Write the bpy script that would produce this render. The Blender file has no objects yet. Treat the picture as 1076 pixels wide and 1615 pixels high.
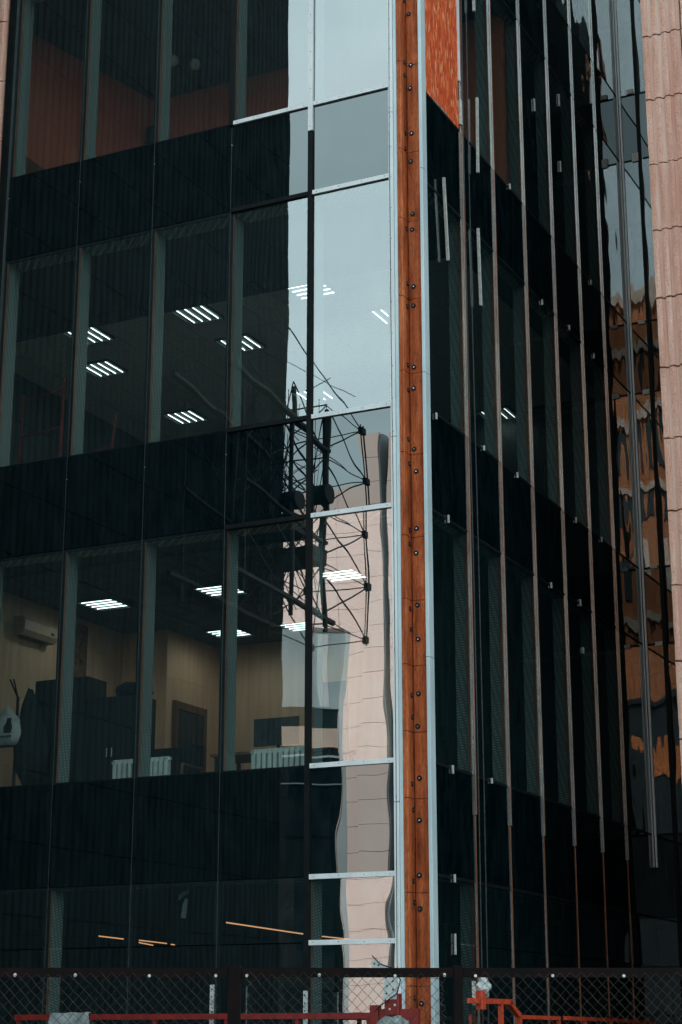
import bpy, math, random
from mathutils import Vector, Matrix, noise
random.seed(7)
R = math.radians
S = bpy.context.scene
C = S.collection

# ------------------------------------------------------------------ camera, sky, sun, exposure
cd = bpy.data.cameras.new('camera'); cam = bpy.data.objects.new('camera', cd); C.objects.link(cam)
cam.location = (8.703, -19.12, 1.6)
cam.rotation_euler = (R(90 + 16.2635), 0, R(25.963))
cd.sensor_fit = 'VERTICAL'; cd.sensor_height = 36.0; cd.lens = 62.90
cd.clip_start = 0.1; cd.clip_end = 2000
S.camera = cam

w = bpy.data.worlds.new('World'); S.world = w; w.use_nodes = True
nt = w.node_tree; nt.nodes.clear()
out = nt.nodes.new('ShaderNodeOutputWorld'); bg = nt.nodes.new('ShaderNodeBackground')
sky = nt.nodes.new('ShaderNodeTexSky'); sky.sky_type = 'NISHITA'; sky.sun_disc = False
SUN_EL, SUN_AZ = 36.0, -26.0          # azimuth measured from +Y towards +X
sky.sun_elevation = R(SUN_EL); sky.sun_rotation = R(SUN_AZ)
sky.dust_density = 2.0
tc = nt.nodes.new('ShaderNodeTexCoord'); nz = nt.nodes.new('ShaderNodeTexNoise')
mp = nt.nodes.new('ShaderNodeMapping'); mp.inputs['Scale'].default_value = (1.0, 1.0, 2.2)
nz.inputs['Scale'].default_value = 3.4; nz.inputs['Detail'].default_value = 5; nz.inputs['Roughness'].default_value = 0.5
cr = nt.nodes.new('ShaderNodeValToRGB')
cr.color_ramp.elements[0].position = 0.3; cr.color_ramp.elements[0].color = (8.7, 11.8, 12.7, 1)
cr.color_ramp.elements[1].position = 0.7; cr.color_ramp.elements[1].color = (13.9, 17.2, 17.9, 1)
mx = nt.nodes.new('ShaderNodeMixRGB'); mx.inputs[0].default_value = 0.85
L = nt.links.new
L(tc.outputs['Generated'], mp.inputs[0]); L(mp.outputs[0], nz.inputs['Vector']); L(nz.outputs['Fac'], cr.inputs[0])
L(sky.outputs[0], mx.inputs[1]); L(cr.outputs[0], mx.inputs[2]); L(mx.outputs[0], bg.inputs[0])
bg.inputs['Strength'].default_value = 0.15
L(bg.outputs[0], out.inputs[0])

sl = bpy.data.lights.new('sun', 'SUN'); so = bpy.data.objects.new('sun', sl); C.objects.link(so)
sl.energy = 5.0; sl.angle = R(2.0); sl.color = (1.0, 0.95, 0.88)
sd = Vector((math.sin(R(SUN_AZ)) * math.cos(R(SUN_EL)), math.cos(R(SUN_AZ)) * math.cos(R(SUN_EL)), math.sin(R(SUN_EL))))
so.rotation_euler = sd.to_track_quat('Z', 'Y').to_euler()

S.view_settings.view_transform = 'Standard'; S.view_settings.look = 'None'
S.view_settings.exposure = 0.0; S.view_settings.gamma = 1.0; S.view_settings.use_curve_mapping = False
S.render.engine = 'CYCLES'
cy = S.cycles
cy.max_bounces = 10; cy.glossy_bounces = 6; cy.diffuse_bounces = 3; cy.transparent_max_bounces = 24
cy.sample_clamp_indirect = 4.0; cy.use_denoising = True; cy.caustics_reflective = False; cy.caustics_refractive = False

# ------------------------------------------------------------------ helpers
class MB:
    """collects boxes, bars and prisms into one mesh"""
    def __init__(s): s.v = []; s.f = []; s.m = []
    def face(s, idx, mi=0): s.f.append(idx); s.m.append(mi)
    def box(s, x0, y0, z0, x1, y1, z1, mi=0):
        b = len(s.v)
        s.v += [(x0,y0,z0),(x1,y0,z0),(x1,y1,z0),(x0,y1,z0),(x0,y0,z1),(x1,y0,z1),(x1,y1,z1),(x0,y1,z1)]
        for q in ((0,3,2,1),(4,5,6,7),(0,1,5,4),(1,2,6,5),(2,3,7,6),(3,0,4,7)): s.face([b+i for i in q], mi)
        return s
    def bbox(s, x0, y0, z0, x1, y1, z1, c=.004, mi=0):
        """box with its vertical edges chamfered"""
        b = len(s.v)
        p = [(x0+c,y0),(x1-c,y0),(x1,y0+c),(x1,y1-c),(x1-c,y1),(x0+c,y1),(x0,y1-c),(x0,y0+c)]
        for z in (z0, z1): s.v += [(a,d,z) for a,d in p]
        for i in range(8):
            j = (i+1) % 8; s.face([b+i,b+j,b+8+j,b+8+i], mi)
        s.face([b+7-i for i in range(8)], mi); s.face([b+8+i for i in range(8)], mi)
        return s
    def bar(s, a, b_, r, n=4, mi=0, r2=None, cap=True):
        a = Vector(a); b_ = Vector(b_); d = (b_-a)
        if d.length < 1e-6: return s
        d.normalize()
        u = d.cross(Vector((0,0,1)));
        if u.length < 1e-3: u = d.cross(Vector((0,1,0)))
        u.normalize(); w_ = d.cross(u); r2 = r if r2 is None else r2
        k = len(s.v)
        for p, rr in ((a, r), (b_, r2)):
            for i in range(n):
                t = 2*math.pi*(i+.5)/n
                s.v.append(tuple(p + (u*math.cos(t) + w_*math.sin(t))*rr))
        for i in range(n):
            j = (i+1) % n; s.face([k+i, k+n+i, k+n+j, k+j], mi)
        if cap:
            s.face([k+i for i in range(n)], mi); s.face([k+2*n-1-i for i in range(n)], mi)
        return s
    def path(s, pts, r, n=5, mi=0):
        for a, b_ in zip(pts, pts[1:]): s.bar(a, b_, r, n, mi)
        return s
    def quadstrip(s, rows, mi=0):
        """rows: list of equal-length point lists"""
        b = len(s.v); n = len(rows[0])
        for r_ in rows: s.v += [tuple(p) for p in r_]
        for i in range(len(rows)-1):
            for j in range(n-1):
                s.face([b+i*n+j, b+i*n+j+1, b+(i+1)*n+j+1, b+(i+1)*n+j], mi)
        return s
    def prism(s, poly, z0, z1, mi=0):
        """poly ccw in xy"""
        b = len(s.v); n = len(poly)
        for z in (z0, z1): s.v += [(x,y,z) for x,y in poly]
        for i in range(n):
            j = (i+1) % n; s.face([b+i,b+j,b+n+j,b+n+i], mi)
        s.face([b+n-1-i for i in range(n)], mi); s.face([b+n+i for i in range(n)], mi)
        return s
    def mesh(s, name, mats, smooth=False):
        me = bpy.data.meshes.new(name); me.from_pydata(s.v, [], s.f)
        for m in (mats if isinstance(mats, (list, tuple)) else [mats]): me.materials.append(m)
        me.polygons.foreach_set('material_index', s.m)
        if smooth: me.polygons.foreach_set('use_smooth', [True]*len(s.f))
        me.update(); return me
    def build(s, name, mats, parent=None, loc=(0,0,0), smooth=False):
        return place(name, s.mesh(name, mats, smooth), parent, loc)
def place(name, me, parent=None, loc=(0,0,0), rot=(0,0,0)):
    o = bpy.data.objects.new(name, me); C.objects.link(o); o.parent = parent
    o.location = loc; o.rotation_euler = rot; return o
def tag(o, label=None, cat=None, group=None, kind=None):
    for k, v in (('label',label),('category',cat),('group',group),('kind',kind)):
        if v: o[k] = v
    return o
def empty(name, loc, label, cat, group=None, rz=0):
    o = bpy.data.objects.new(name, None); C.objects.link(o); o.location = loc; o.rotation_euler = (0,0,rz)
    o.empty_display_size = .2
    return tag(o, label, cat, group)
def copy_tree(o, parent=None):
    kids = [c for c in C.objects if c.parent == o]
    c = o.copy(); C.objects.link(c); c.parent = parent
    for k in kids: copy_tree(k, c)
    return c

# ------------------------------------------------------------------ materials
def newmat(name):
    m = bpy.data.materials.new(name); m.use_nodes = True; m.node_tree.nodes.clear()
    return m, m.node_tree.nodes, m.node_tree.links.new
def coords(N, K, scale=(1,1,1), obj=True):
    t = N.new('ShaderNodeTexCoord'); mpp = N.new('ShaderNodeMapping'); mpp.inputs['Scale'].default_value = scale
    K(t.outputs['Object'], mpp.inputs[0]); return mpp.outputs[0]
def wcoords(N, K, scale=(1,1,1)):
    g = N.new('ShaderNodeNewGeometry'); mpp = N.new('ShaderNodeMapping'); mpp.inputs['Scale'].default_value = scale
    K(g.outputs['Position'], mpp.inputs[0]); return mpp.outputs[0]
def noisy(N, K, vec, scale, detail=4, rough=.55):
    n = N.new('ShaderNodeTexNoise'); n.inputs['Scale'].default_value = scale; n.inputs['Detail'].default_value = detail
    n.inputs['Roughness'].default_value = rough; K(vec, n.inputs['Vector']); return n.outputs['Fac']
def ramp(N, K, fac, stops):
    r = N.new('ShaderNodeValToRGB'); e = r.color_ramp.elements
    e[0].position, e[0].color = stops[0][0], (*stops[0][1], 1)
    e[1].position, e[1].color = stops[-1][0], (*stops[-1][1], 1)
    for p, c in stops[1:-1]:
        q = e.new(p); q.color = (*c, 1)
    K(fac, r.inputs[0]); return r.outputs[0]
def bump(N, K, h, dist, strength=1.0):
    b = N.new('ShaderNodeBump'); b.inputs['Distance'].default_value = dist; b.inputs['Strength'].default_value = strength
    K(h, b.inputs['Height']); return b.outputs[0]
def surf(name, c0, c1, rough=.6, metal=0, scale=6, stretch=(1,1,1), bscale=40, bdist=.002, spec=.4, world=True, lo=.35, hi=.65):
    """two-tone worn surface with fine relief"""
    m, N, K = newmat(name)
    p = N.new('ShaderNodeBsdfPrincipled'); o = N.new('ShaderNodeOutputMaterial'); K(p.outputs[0], o.inputs[0])
    v = (wcoords if world else coords)(N, K, stretch)
    K(ramp(N, K, noisy(N, K, v, scale, 6, .6), [(lo, c0), (hi, c1)]), p.inputs['Base Color'])
    p.inputs['Roughness'].default_value = rough; p.inputs['Metallic'].default_value = metal
    p.inputs['Specular IOR Level'].default_value = spec
    if bdist: K(bump(N, K, noisy(N, K, v, bscale, 3), bdist), p.inputs['Normal'])
    return m
def emit(name, col, strength):
    m, N, K = newmat(name); e = N.new('ShaderNodeEmission'); o = N.new('ShaderNodeOutputMaterial')
    e.inputs[0].default_value = (*col, 1); e.inputs[1].default_value = strength; K(e.outputs[0], o.inputs[0]); return m
def glass_bump(N, K, amp, dust=None):
    """slow waviness of a pane, different for every pane"""
    t = N.new('ShaderNodeTexCoord'); oi = N.new('ShaderNodeObjectInfo')
    mu = N.new('ShaderNodeMath'); mu.operation = 'MULTIPLY'; mu.inputs[1].default_value = 37.0
    K(oi.outputs['Random'], mu.inputs[0])
    cx = N.new('ShaderNodeCombineXYZ'); K(mu.outputs[0], cx.inputs[0]); K(mu.outputs[0], cx.inputs[1]); K(mu.outputs[0], cx.inputs[2])
    ad = N.new('ShaderNodeVectorMath'); ad.operation = 'ADD'; K(t.outputs['Object'], ad.inputs[0]); K(cx.outputs[0], ad.inputs[1])
    mpp = N.new('ShaderNodeMapping'); mpp.inputs['Scale'].default_value = (1.5, 1.5, .62); K(ad.outputs[0], mpp.inputs[0])
    n = N.new('ShaderNodeTexNoise'); n.inputs['Scale'].default_value = 1.0; n.inputs['Detail'].default_value = 1.2; n.inputs['Roughness'].default_value = .35
    K(mpp.outputs[0], n.inputs['Vector'])
    return bump(N, K, n.outputs['Fac'], amp), ad.outputs[0]
def vision_glass(name, tint, refl, base_r, amp):
    m, N, K = newmat(name)
    o = N.new('ShaderNodeOutputMaterial')
    nrm, vec = glass_bump(N, K, amp)
    gl = N.new('ShaderNodeBsdfGlossy'); gl.inputs['Color'].default_value = (*refl, 1); gl.inputs['Roughness'].default_value = 0.0
    K(nrm, gl.inputs['Normal'])
    tr = N.new('ShaderNodeBsdfTransparent'); tr.inputs[0].default_value = (*tint, 1)
    # dust streaks plus a painted teal veil that lifts the darks
    df = N.new('ShaderNodeBsdfDiffuse'); df.inputs[0].default_value = (.09, .28, .33, 1)
    fr = N.new('ShaderNodeFresnel'); fr.inputs['IOR'].default_value = 1.45
    ad = N.new('ShaderNodeMath'); ad.operation = 'ADD'; ad.use_clamp = True; ad.inputs[1].default_value = base_r; K(fr.outputs[0], ad.inputs[0])
    m1 = N.new('ShaderNodeMixShader'); K(ad.outputs[0], m1.inputs[0]); K(tr.outputs[0], m1.inputs[1]); K(gl.outputs[0], m1.inputs[2])
    mpp = N.new('ShaderNodeMapping'); mpp.inputs['Scale'].default_value = (1, 1, .22); K(vec, mpp.inputs[0])
    du = ramp(N, K, noisy(N, K, mpp.outputs[0], 9, 6, .65), [(.40, (.016,.016,.016)), (.85, (.05,.05,.05))])
    m2 = N.new('ShaderNodeMixShader'); K(du, m2.inputs[0]); K(m1.outputs[0], m2.inputs[1]); K(df.outputs[0], m2.inputs[2])
    ge = N.new('ShaderNodeNewGeometry'); t2 = N.new('ShaderNodeBsdfTransparent')
    m3 = N.new('ShaderNodeMixShader'); K(ge.outputs['Backfacing'], m3.inputs[0]); K(m2.outputs[0], m3.inputs[1]); K(t2.outputs[0], m3.inputs[2])
    K(m3.outputs[0], o.inputs[0]); return m
def spandrel_glass(name, base, refl, base_r, amp):
    m, N, K = newmat(name)
    o = N.new('ShaderNodeOutputMaterial'); nrm, vec = glass_bump(N, K, amp)
    gl = N.new('ShaderNodeBsdfGlossy'); gl.inputs['Color'].default_value = (*refl, 1); gl.inputs['Roughness'].default_value = 0.0; K(nrm, gl.inputs['Normal'])
    df = N.new('ShaderNodeBsdfDiffuse')
    mpp = N.new('ShaderNodeMapping'); mpp.inputs['Scale'].default_value = (1, 1, .3); K(vec, mpp.inputs[0])
    K(ramp(N, K, noisy(N, K, mpp.outputs[0], 7, 6, .65), [(.4, base), (.8, tuple(b*2.0+.006 for b in base))]), df.inputs[0])
    fr = N.new('ShaderNodeFresnel'); fr.inputs['IOR'].default_value = 1.45
    ad = N.new('ShaderNodeMath'); ad.operation = 'ADD'; ad.use_clamp = True; ad.inputs[1].default_value = base_r; K(fr.outputs[0], ad.inputs[0])
    mm = N.new('ShaderNodeMixShader'); K(ad.outputs[0], mm.inputs[0]); K(df.outputs[0], mm.inputs[1]); K(gl.outputs[0], mm.inputs[2])
    K(mm.outputs[0], o.inputs[0]); return m
def perforated(name, c0, c1):
    m, N, K = newmat(name); p = N.new('ShaderNodeBsdfPrincipled'); o = N.new('ShaderNodeOutputMaterial'); K(p.outputs[0], o.inputs[0])
    v = wcoords(N, K); sx = N.new('ShaderNodeSeparateXYZ'); K(v, sx.inputs[0])
    a = N.new('ShaderNodeMath'); a.operation = 'ADD'; K(sx.outputs[0], a.inputs[0]); K(sx.outputs[1], a.inputs[1])
    cb = N.new('ShaderNodeCombineXYZ'); K(a.outputs[0], cb.inputs[0]); K(sx.outputs[2], cb.inputs[1])
    mpp = N.new('ShaderNodeMapping'); mpp.inputs['Rotation'].default_value = (0, 0, R(28)); mpp.inputs['Scale'].default_value = (12, 28, 1); K(cb.outputs[0], mpp.inputs[0])
    br = N.new('ShaderNodeTexBrick'); br.inputs['Scale'].default_value = 1.0
    br.inputs['Color1'].default_value = (*c0, 1); br.inputs['Color2'].default_value = (*c0, 1); br.inputs['Mortar'].default_value = (*c1, 1)
    br.inputs['Mortar Size'].default_value = .2; br.inputs['Brick Width'].default_value = 1.1; br.inputs['Row Height'].default_value = .8
    K(mpp.outputs[0], br.inputs['Vector']); K(br.outputs['Color'], p.inputs['Base Color'])
    p.inputs['Roughness'].default_value = .6; return m

M = {}
M['vision'] = vision_glass('vision_glass', (.79,.905,.885), (.97,1.0,1.0), .245, .0028)
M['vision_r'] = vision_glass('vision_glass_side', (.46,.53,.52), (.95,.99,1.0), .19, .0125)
M['spandrel'] = spandrel_glass('spandrel_glass', (.0003,.0042,.0058), (.93,1.0,1.0), .118, .0028)
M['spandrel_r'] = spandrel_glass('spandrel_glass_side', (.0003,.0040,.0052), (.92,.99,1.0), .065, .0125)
M['black'] = surf('black_anodised', (.004,.006,.007), (.008,.011,.012), .6, 0, 8, bdist=0, spec=.12)
M['white'] = surf('white_frame_metal', (.70,.74,.75), (.84,.86,.86), .42, .0, 5, (1,1,.25), 60, .0008)
M['cap'] = surf('pale_cap_metal', (.44,.44,.42), (.58,.57,.55), .24, .88, 5, (1,1,.3), 60, .0008)
M['bluegrey'] = surf('pale_blue_metal', (.44,.54,.57), (.58,.68,.70), .4, .1, 4, (1,1,.2), 60, .0006)
M['teal_dark'] = surf('dark_teal_metal', (.030,.046,.046), (.05,.07,.07), .45, 0, 5, bdist=0)
M['copper'] = surf('copper_edge', (.34,.115,.06), (.46,.18,.10), .45, .3, 9, (1,1,.3), 50, .0006)
M['gasket'] = surf('grey_gasket', (.02,.025,.026), (.045,.05,.05), .6, 0, 8, bdist=0)
M['perf'] = perforated('perforated_lining', (.36,.41,.39), (.15,.18,.17))
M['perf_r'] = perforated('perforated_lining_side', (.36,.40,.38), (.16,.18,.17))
M['screw'] = surf('screw_steel', (.05,.05,.05), (.1,.1,.1), .4, .8, 30, bdist=0)
M['rubber'] = surf('black_rubber_washer', (.006,.006,.007), (.012,.012,.013), .6, 0, 20, bdist=0)
M['steel'] = surf('bright_steel', (.5,.52,.53), (.7,.72,.72), .3, .9, 40, bdist=0)
M['slab'] = surf('slab_concrete', (.03,.033,.033), (.05,.054,.053), .85, 0, 3)
M['ceil'] = surf('ceiling_board', (.58,.58,.55), (.70,.70,.66), .8, 0, 12, bscale=80)
M['ceil_dark'] = surf('ceiling_soffit', (.03,.035,.034), (.05,.055,.053), .8, 0, 4)
M['beige'] = surf('beige_wall_paper', (.66,.41,.25), (.78,.52,.33), .75, 0, 9, (1,1,.06), 60, .001)
M['red_wall'] = surf('rust_red_wall', (.62,.15,.075), (.72,.19,.10), .7, 0, 4, (1,1,.15), 40, .001)
M['dark_wall'] = surf('dark_wall', (.018,.024,.024), (.03,.036,.035), .8, 0, 4)
M['floor'] = surf('floor_lino', (.17,.15,.125), (.24,.21,.18), .5, 0, 4)
M['radiator'] = surf('white_radiator_paint', (.66,.72,.70), (.76,.80,.78), .4, 0, 8)
M['tube'] = emit('fluorescent_tube', (.86,1.0,.98), 4.0)
M['warm_tube'] = emit('warm_tube', (1.0,.46,.22), 1.1)
M['tray'] = surf('lamp_tray', (.09,.105,.105), (.12,.135,.135), .6, 0, 10, bdist=0)
M['cloth'] = surf('dark_cloth', (.006,.008,.009), (.014,.017,.018), .9, 0, 14, bscale=30, bdist=.01)
M['cabinet'] = surf('dark_cabinet', (.006,.008,.009), (.012,.014,.014), .5, 0, 5, bdist=0)
M['bag'] = surf('white_plastic_bag', (.42,.45,.44), (.58,.60,.58), .4, 0, 7, bscale=14, bdist=.02)
M['bag_print'] = surf('dark_bag_print', (.012,.016,.02), (.03,.035,.04), .5, 0, 7, bdist=0)
M['wood'] = surf('brown_wood', (.13,.055,.028), (.2,.085,.045), .5, 0, 8, (1,1,.1), 40, .001)
M['door_dark'] = surf('dark_door', (.02,.024,.022), (.035,.038,.034), .45, 0, 6, bdist=0)
M['red_paint'] = surf('red_paint', (.17,.009,.008), (.25,.014,.011), .42, 0, 9, bscale=50, bdist=.0015)
M['orange_paint'] = surf('orange_red_paint', (.50,.045,.015), (.62,.07,.022), .42, 0, 9, bscale=50, bdist=.0015)
M['fence_paint'] = surf('dark_fence_paint', (.003,.003,.0035), (.011,.004,.004), .6, 0, 5, bdist=.001, spec=.10)
M['wire'] = surf('rusty_wire', (.035,.029,.023), (.08,.064,.05), .5, .5, 14, bdist=0)
M['perf_white'] = surf('white_galvanised', (.50,.54,.54), (.64,.67,.67), .4, .3, 9)
M['rope'] = surf('steel_rope', (.02,.022,.024), (.05,.055,.055), .5, .5, 30, bdist=0)
M['dark_steel'] = surf('dark_steel', (.006,.008,.010), (.016,.018,.020), .6, 0, 8, bdist=.001)
M['asphalt'] = surf('asphalt', (.040,.042,.042), (.065,.065,.062), .9, 0, 1.2, bscale=60, bdist=.004)
M['white_clip'] = surf('white_clip_plastic', (.40,.40,.38), (.62,.60,.56), .5, 0, 20, bdist=0)
M['dark_block'] = spandrel_glass('dark_block_glass', (.004,.010,.012), (.7,.95,1.0), .06, .004)
M['grey_panel'] = surf('pale_grey_panel', (.34,.42,.44), (.46,.54,.56), .5, 0, 2, (1,1,.3))
M['roof'] = surf('roof_felt', (.05,.05,.05), (.08,.08,.08), .9, 0, 2)

def pillar_mat():
    """rust-orange mineral board: vertical fibres, pale scuffs, dark pores"""
    m, N, K = newmat('rust_orange_board'); p = N.new('ShaderNodeBsdfPrincipled'); o = N.new('ShaderNodeOutputMaterial'); K(p.outputs[0], o.inputs[0])
    v = wcoords(N, K, (1,1,.16)); big = noisy(N, K, wcoords(N, K, (1,1,.22)), 5.5, 7, .68); fine = noisy(N, K, v, 70, 6, .7)
    base = ramp(N, K, big, [(.32,(.24,.050,.015)),(.50,(.46,.105,.030)),(.72,(.66,.20,.075))])
    fi = ramp(N, K, fine, [(.30,(.45,.42,.40)),(.5,(1,1,1)),(.72,(1.35,1.3,1.25))])
    mu = N.new('ShaderNodeMixRGB'); mu.blend_type = 'MULTIPLY'; mu.inputs[0].default_value = 1.0; K(base, mu.inputs[1]); K(fi, mu.inputs[2])
    streak = ramp(N, K, noisy(N, K, wcoords(N, K, (9,9,.22)), 3.0, 6, .65), [(.36,(.34,.33,.36)),(.52,(1,1,1))])
    ms = N.new('ShaderNodeMixRGB'); ms.blend_type = 'MULTIPLY'; ms.inputs[0].default_value = .55; K(mu.outputs[0], ms.inputs[1]); K(streak, ms.inputs[2]); mu = ms
    spots = ramp(N, K, noisy(N, K, wcoords(N, K, (1,1,.8)), 55, 3, .5), [(.66,(1,1,1)),(.74,(.3,.25,.25))])
    m2 = N.new('ShaderNodeMixRGB'); m2.blend_type = 'MULTIPLY'; m2.inputs[0].default_value = .8; K(mu.outputs[0], m2.inputs[1]); K(spots, m2.inputs[2])
    K(m2.outputs[0], p.inputs['Base Color']); p.inputs['Roughness'].default_value = .7; p.inputs['Specular IOR Level'].default_value = .25
    K(bump(N, K, fine, .006), p.inputs['Normal']); return m
M['pillar'] = pillar_mat()
def osb_mat():
    """oriented strand board painted orange: short upright flakes"""
    m, N, K = newmat('orange_strand_board'); p = N.new('ShaderNodeBsdfPrincipled'); o = N.new('ShaderNodeOutputMaterial'); K(p.outputs[0], o.inputs[0])
    vo = N.new('ShaderNodeTexVoronoi'); vo.inputs['Scale'].default_value = 1.0; vo.inputs['Randomness'].default_value = 1.0
    K(wcoords(N, K, (30, 34, 9)), vo.inputs['Vector'])
    sx = N.new('ShaderNodeSeparateXYZ'); K(vo.outputs['Color'], sx.inputs[0])
    c = ramp(N, K, sx.outputs[0], [(.0,(.50,.050,.008)),(.45,(.72,.088,.014)),(.8,(.80,.13,.022)),(.97,(.86,.33,.14))])
    f2 = ramp(N, K, noisy(N, K, wcoords(N, K, (1,1,.2)), 50, 5, .7), [(.3,(.5,.5,.5)),(.6,(1.1,1.1,1.1))])
    mu = N.new('ShaderNodeMixRGB'); mu.blend_type = 'MULTIPLY'; mu.inputs[0].default_value = .8; K(c, mu.inputs[1]); K(f2, mu.inputs[2])
    K(mu.outputs[0], p.inputs['Base Color']); p.inputs['Roughness'].default_value = .65
    K(bump(N, K, sx.outputs[1], .004), p.inputs['Normal']); return m
M['osb'] = osb_mat()
def ribbed_concrete(name, c0, c1, c2):
    m, N, K = newmat(name); p = N.new('ShaderNodeBsdfPrincipled'); o = N.new('ShaderNodeOutputMaterial'); K(p.outputs[0], o.inputs[0])
    big = noisy(N, K, wcoords(N, K, (1,1,.3)), 3.2, 6, .6)
    base = ramp(N, K, big, [(.32, c0), (.52, c1), (.70, c2)])
    gr = noisy(N, K, wcoords(N, K), 42, 4, .7)
    sp = ramp(N, K, gr, [(.34,(.62,.58,.56)),(.5,(1,1,1)),(.7,(1.16,1.16,1.16))])
    mu = N.new('ShaderNodeMixRGB'); mu.blend_type = 'MULTIPLY'; mu.inputs[0].default_value = .7; K(base, mu.inputs[1]); K(sp, mu.inputs[2])
    K(mu.outputs[0], p.inputs['Base Color']); p.inputs['Roughness'].default_value = .85; p.inputs['Specular IOR Level'].default_value = .2
    K(bump(N, K, gr, .012), p.inputs['Normal']); return m
M['pink_rib'] = ribbed_concrete('pink_split_concrete', (.56,.285,.21), (.68,.385,.295), (.76,.50,.415))
M['pink_groove'] = surf('pink_smooth_groove', (.60,.31,.235), (.72,.51,.43), .7, 0, 2.2, (3,1,.25), 30, .001)
M['shade_rib'] = ribbed_concrete('shade_dark_ribs', (.0042,.0082,.0095), (.0052,.0096,.011), (.0068,.0115,.0128))  # shade of the wings' inner ribbed walls, put into their colour
M['pink_stone'] = surf('pale_pink_stone', (.90,.65,.58), (.94,.75,.69), .6, 0, .8, (1,1,.4), 20, .002, lo=.3, hi=.7)
M['pink_joint'] = surf('stone_joint', (.24,.17,.15), (.30,.22,.20), .9, 0, 3, bdist=0)
M['brick'] = surf('orange_brick_wall', (.44,.15,.065), (.64,.25,.115), .8, 0, .5, (1,1,1), 14, .004)
M['render_pale'] = surf('pale_render', (.60,.44,.35), (.76,.58,.47), .8, 0, .8)
M['window_dark'] = surf('dark_window_glass', (.008,.014,.018), (.014,.022,.026), .08, 0, 2, bdist=0, spec=.8)
M['dark_shed'] = surf('dark_shed_cladding', (.018,.026,.028), (.035,.046,.048), .7, 0, 2, (1,1,.2))
M['orange_sheet'] = surf('orange_tarpaulin', (.62,.17,.05), (.80,.26,.08), .6, 0, 2, (1,1,.3))
M['picture'] = surf('ochre_picture', (.05,.03,.02), (.24,.12,.05), .6, 0, 9, bdist=0)
M['globe'] = surf('milky_globe_glass', (.42,.44,.40), (.5,.52,.48), .25, 0, 5, bdist=0)
M['ac'] = surf('aged_white_plastic', (.46,.33,.22), (.54,.40,.28), .45, 0, 5, bdist=0)
M['rag'] = surf('grey_plastic_sheet', (.14,.165,.165), (.30,.33,.33), .45, 0, 9, bscale=20, bdist=.01)

# ------------------------------------------------------------------ ground
g = MB(); g.quadstrip([[(-300,-300,0),(300,-300,0)],[(-300,300,0),(300,300,0)]])
tag(g.build('ground', M['asphalt']), kind='structure')

# ------------------------------------------------------------------ the glass building
FL = 4.425
SILL = [4.68 + FL*k for k in range(-1, 5)]           # .255, 4.68, 9.10, 13.53, 17.95, 22.38
HEAD = [7.80 + FL*k for k in range(-1, 4)]           # 3.37, 7.80, 12.22, 16.65, 21.07
TOP = 23.0
LX = [.10, -1.044, -2.26, -3.495, -4.73, -5.96]      # mullion centres, left facade (plane y = 0)
RY = [.287, 1.59, 2.80, 4.08, 5.38, 6.66, 7.87, 9.31]  # mullion centres, right facade (plane x = .45)
RX = .45
EX = [RX, .82, 2.0, 2.68]                            # end facade, plane y = 9.31
EY = 9.31
B = empty('office_building', (0,0,0), 'dark glass office block with a rust orange corner column between two facades', 'office building')

_cache = {}
def pane_mesh(kind, wd, ht, axis, mat):
    k = (kind, round(wd,3), round(ht,3), axis)
    if k not in _cache:
        b = MB(); t = .005; h = ht/2; q = wd/2
        if axis == 'y': b.box(-q, -t, -h, q, t, h)
        else: b.box(-t, -q, -h, t, q, h)
        _cache[k] = b.mesh(kind, mat)
    return _cache[k]
G = .006
def bay(axis, a, b_, plane, vis, spa, skip=None):
    """window panes and spandrel panels of one bay, from the ground up; a < b_ along the facade"""
    wd = b_ - a - 2*G; c = (a+b_)/2
    def put(nm, z0, z1, mat):
        loc = (c, plane, (z0+z1)/2) if axis == 'y' else (plane, c, (z0+z1)/2)
        me = pane_mesh(nm, wd, z1-z0-2*G, axis, mat)
        # each pane sits a hair out of true, as glazed panes do
        rx = random.uniform(-1,1)*.0006; rz = random.uniform(-1,1)*.0006
        place(nm, me, B, loc, (rx if axis == 'y' else 0, rx if axis == 'x' else 0, rz))
    for k in range(5):
        s, h = SILL[k], HEAD[k]
        if skip and k in skip: pass
        elif k == 0:
            put('window_pane', s, 2.62, vis); put('window_pane', 2.62, h, vis)
        else: put('window_pane', s, h, vis)
        put('spandrel_panel', h, SILL[k+1], spa)
for i in range(5): bay('y', LX[i+1], LX[i], 0.0, M['vision'], M['spandrel'])
for i in range(7): bay('x', RY[i], RY[i+1], RX, M['vision_r'], M['spandrel_r'], skip={3} if i == 0 else None)
for i in range(3): bay('y', EX[i], EX[i+1], EY, M['vision_r'], M['spandrel_r'])

# parapet, slabs and rooms
for k in range(0, 6):
    z1 = SILL[k]-.33; z0 = (HEAD[k-1]+.04) if k else -.3
    b = MB(); b.box(-12.0, .10, z0, .0, 12.0, z1); b.box(.001, .26, z0, RX-.10, 12.0, z1); b.box(RX-.099, EY+.10, z0, 2.66, 12.0, z1)
    b.build('floor_slab', M['slab'], B)
    if 0 < k < 6:
        f = MB(); f.box(-12.0, .26, z1+.002, RX-.10, 12.0, z1+.02); f.build('floor_covering', M['floor'], B)
    # upstand behind each spandrel
    if k:
        b = MB(); b.box(-5.9, .03, HEAD[k-1]+.03, -.02, .09, SILL[k]-.02); b.build('upstand_board', M['dark_wall'], B)
        b = MB(); b.box(RX-.09, .33, HEAD[k-1]+.03, RX-.03, 9.25, SILL[k]-.02); b.build('upstand_board', M['dark_wall'], B)
        b = MB(); b.box(RX+.04, EY+.03, HEAD[k-1]+.03, 2.66, EY+.09, SILL[k]-.02); b.build('upstand_board', M['dark_wall'], B)
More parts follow.
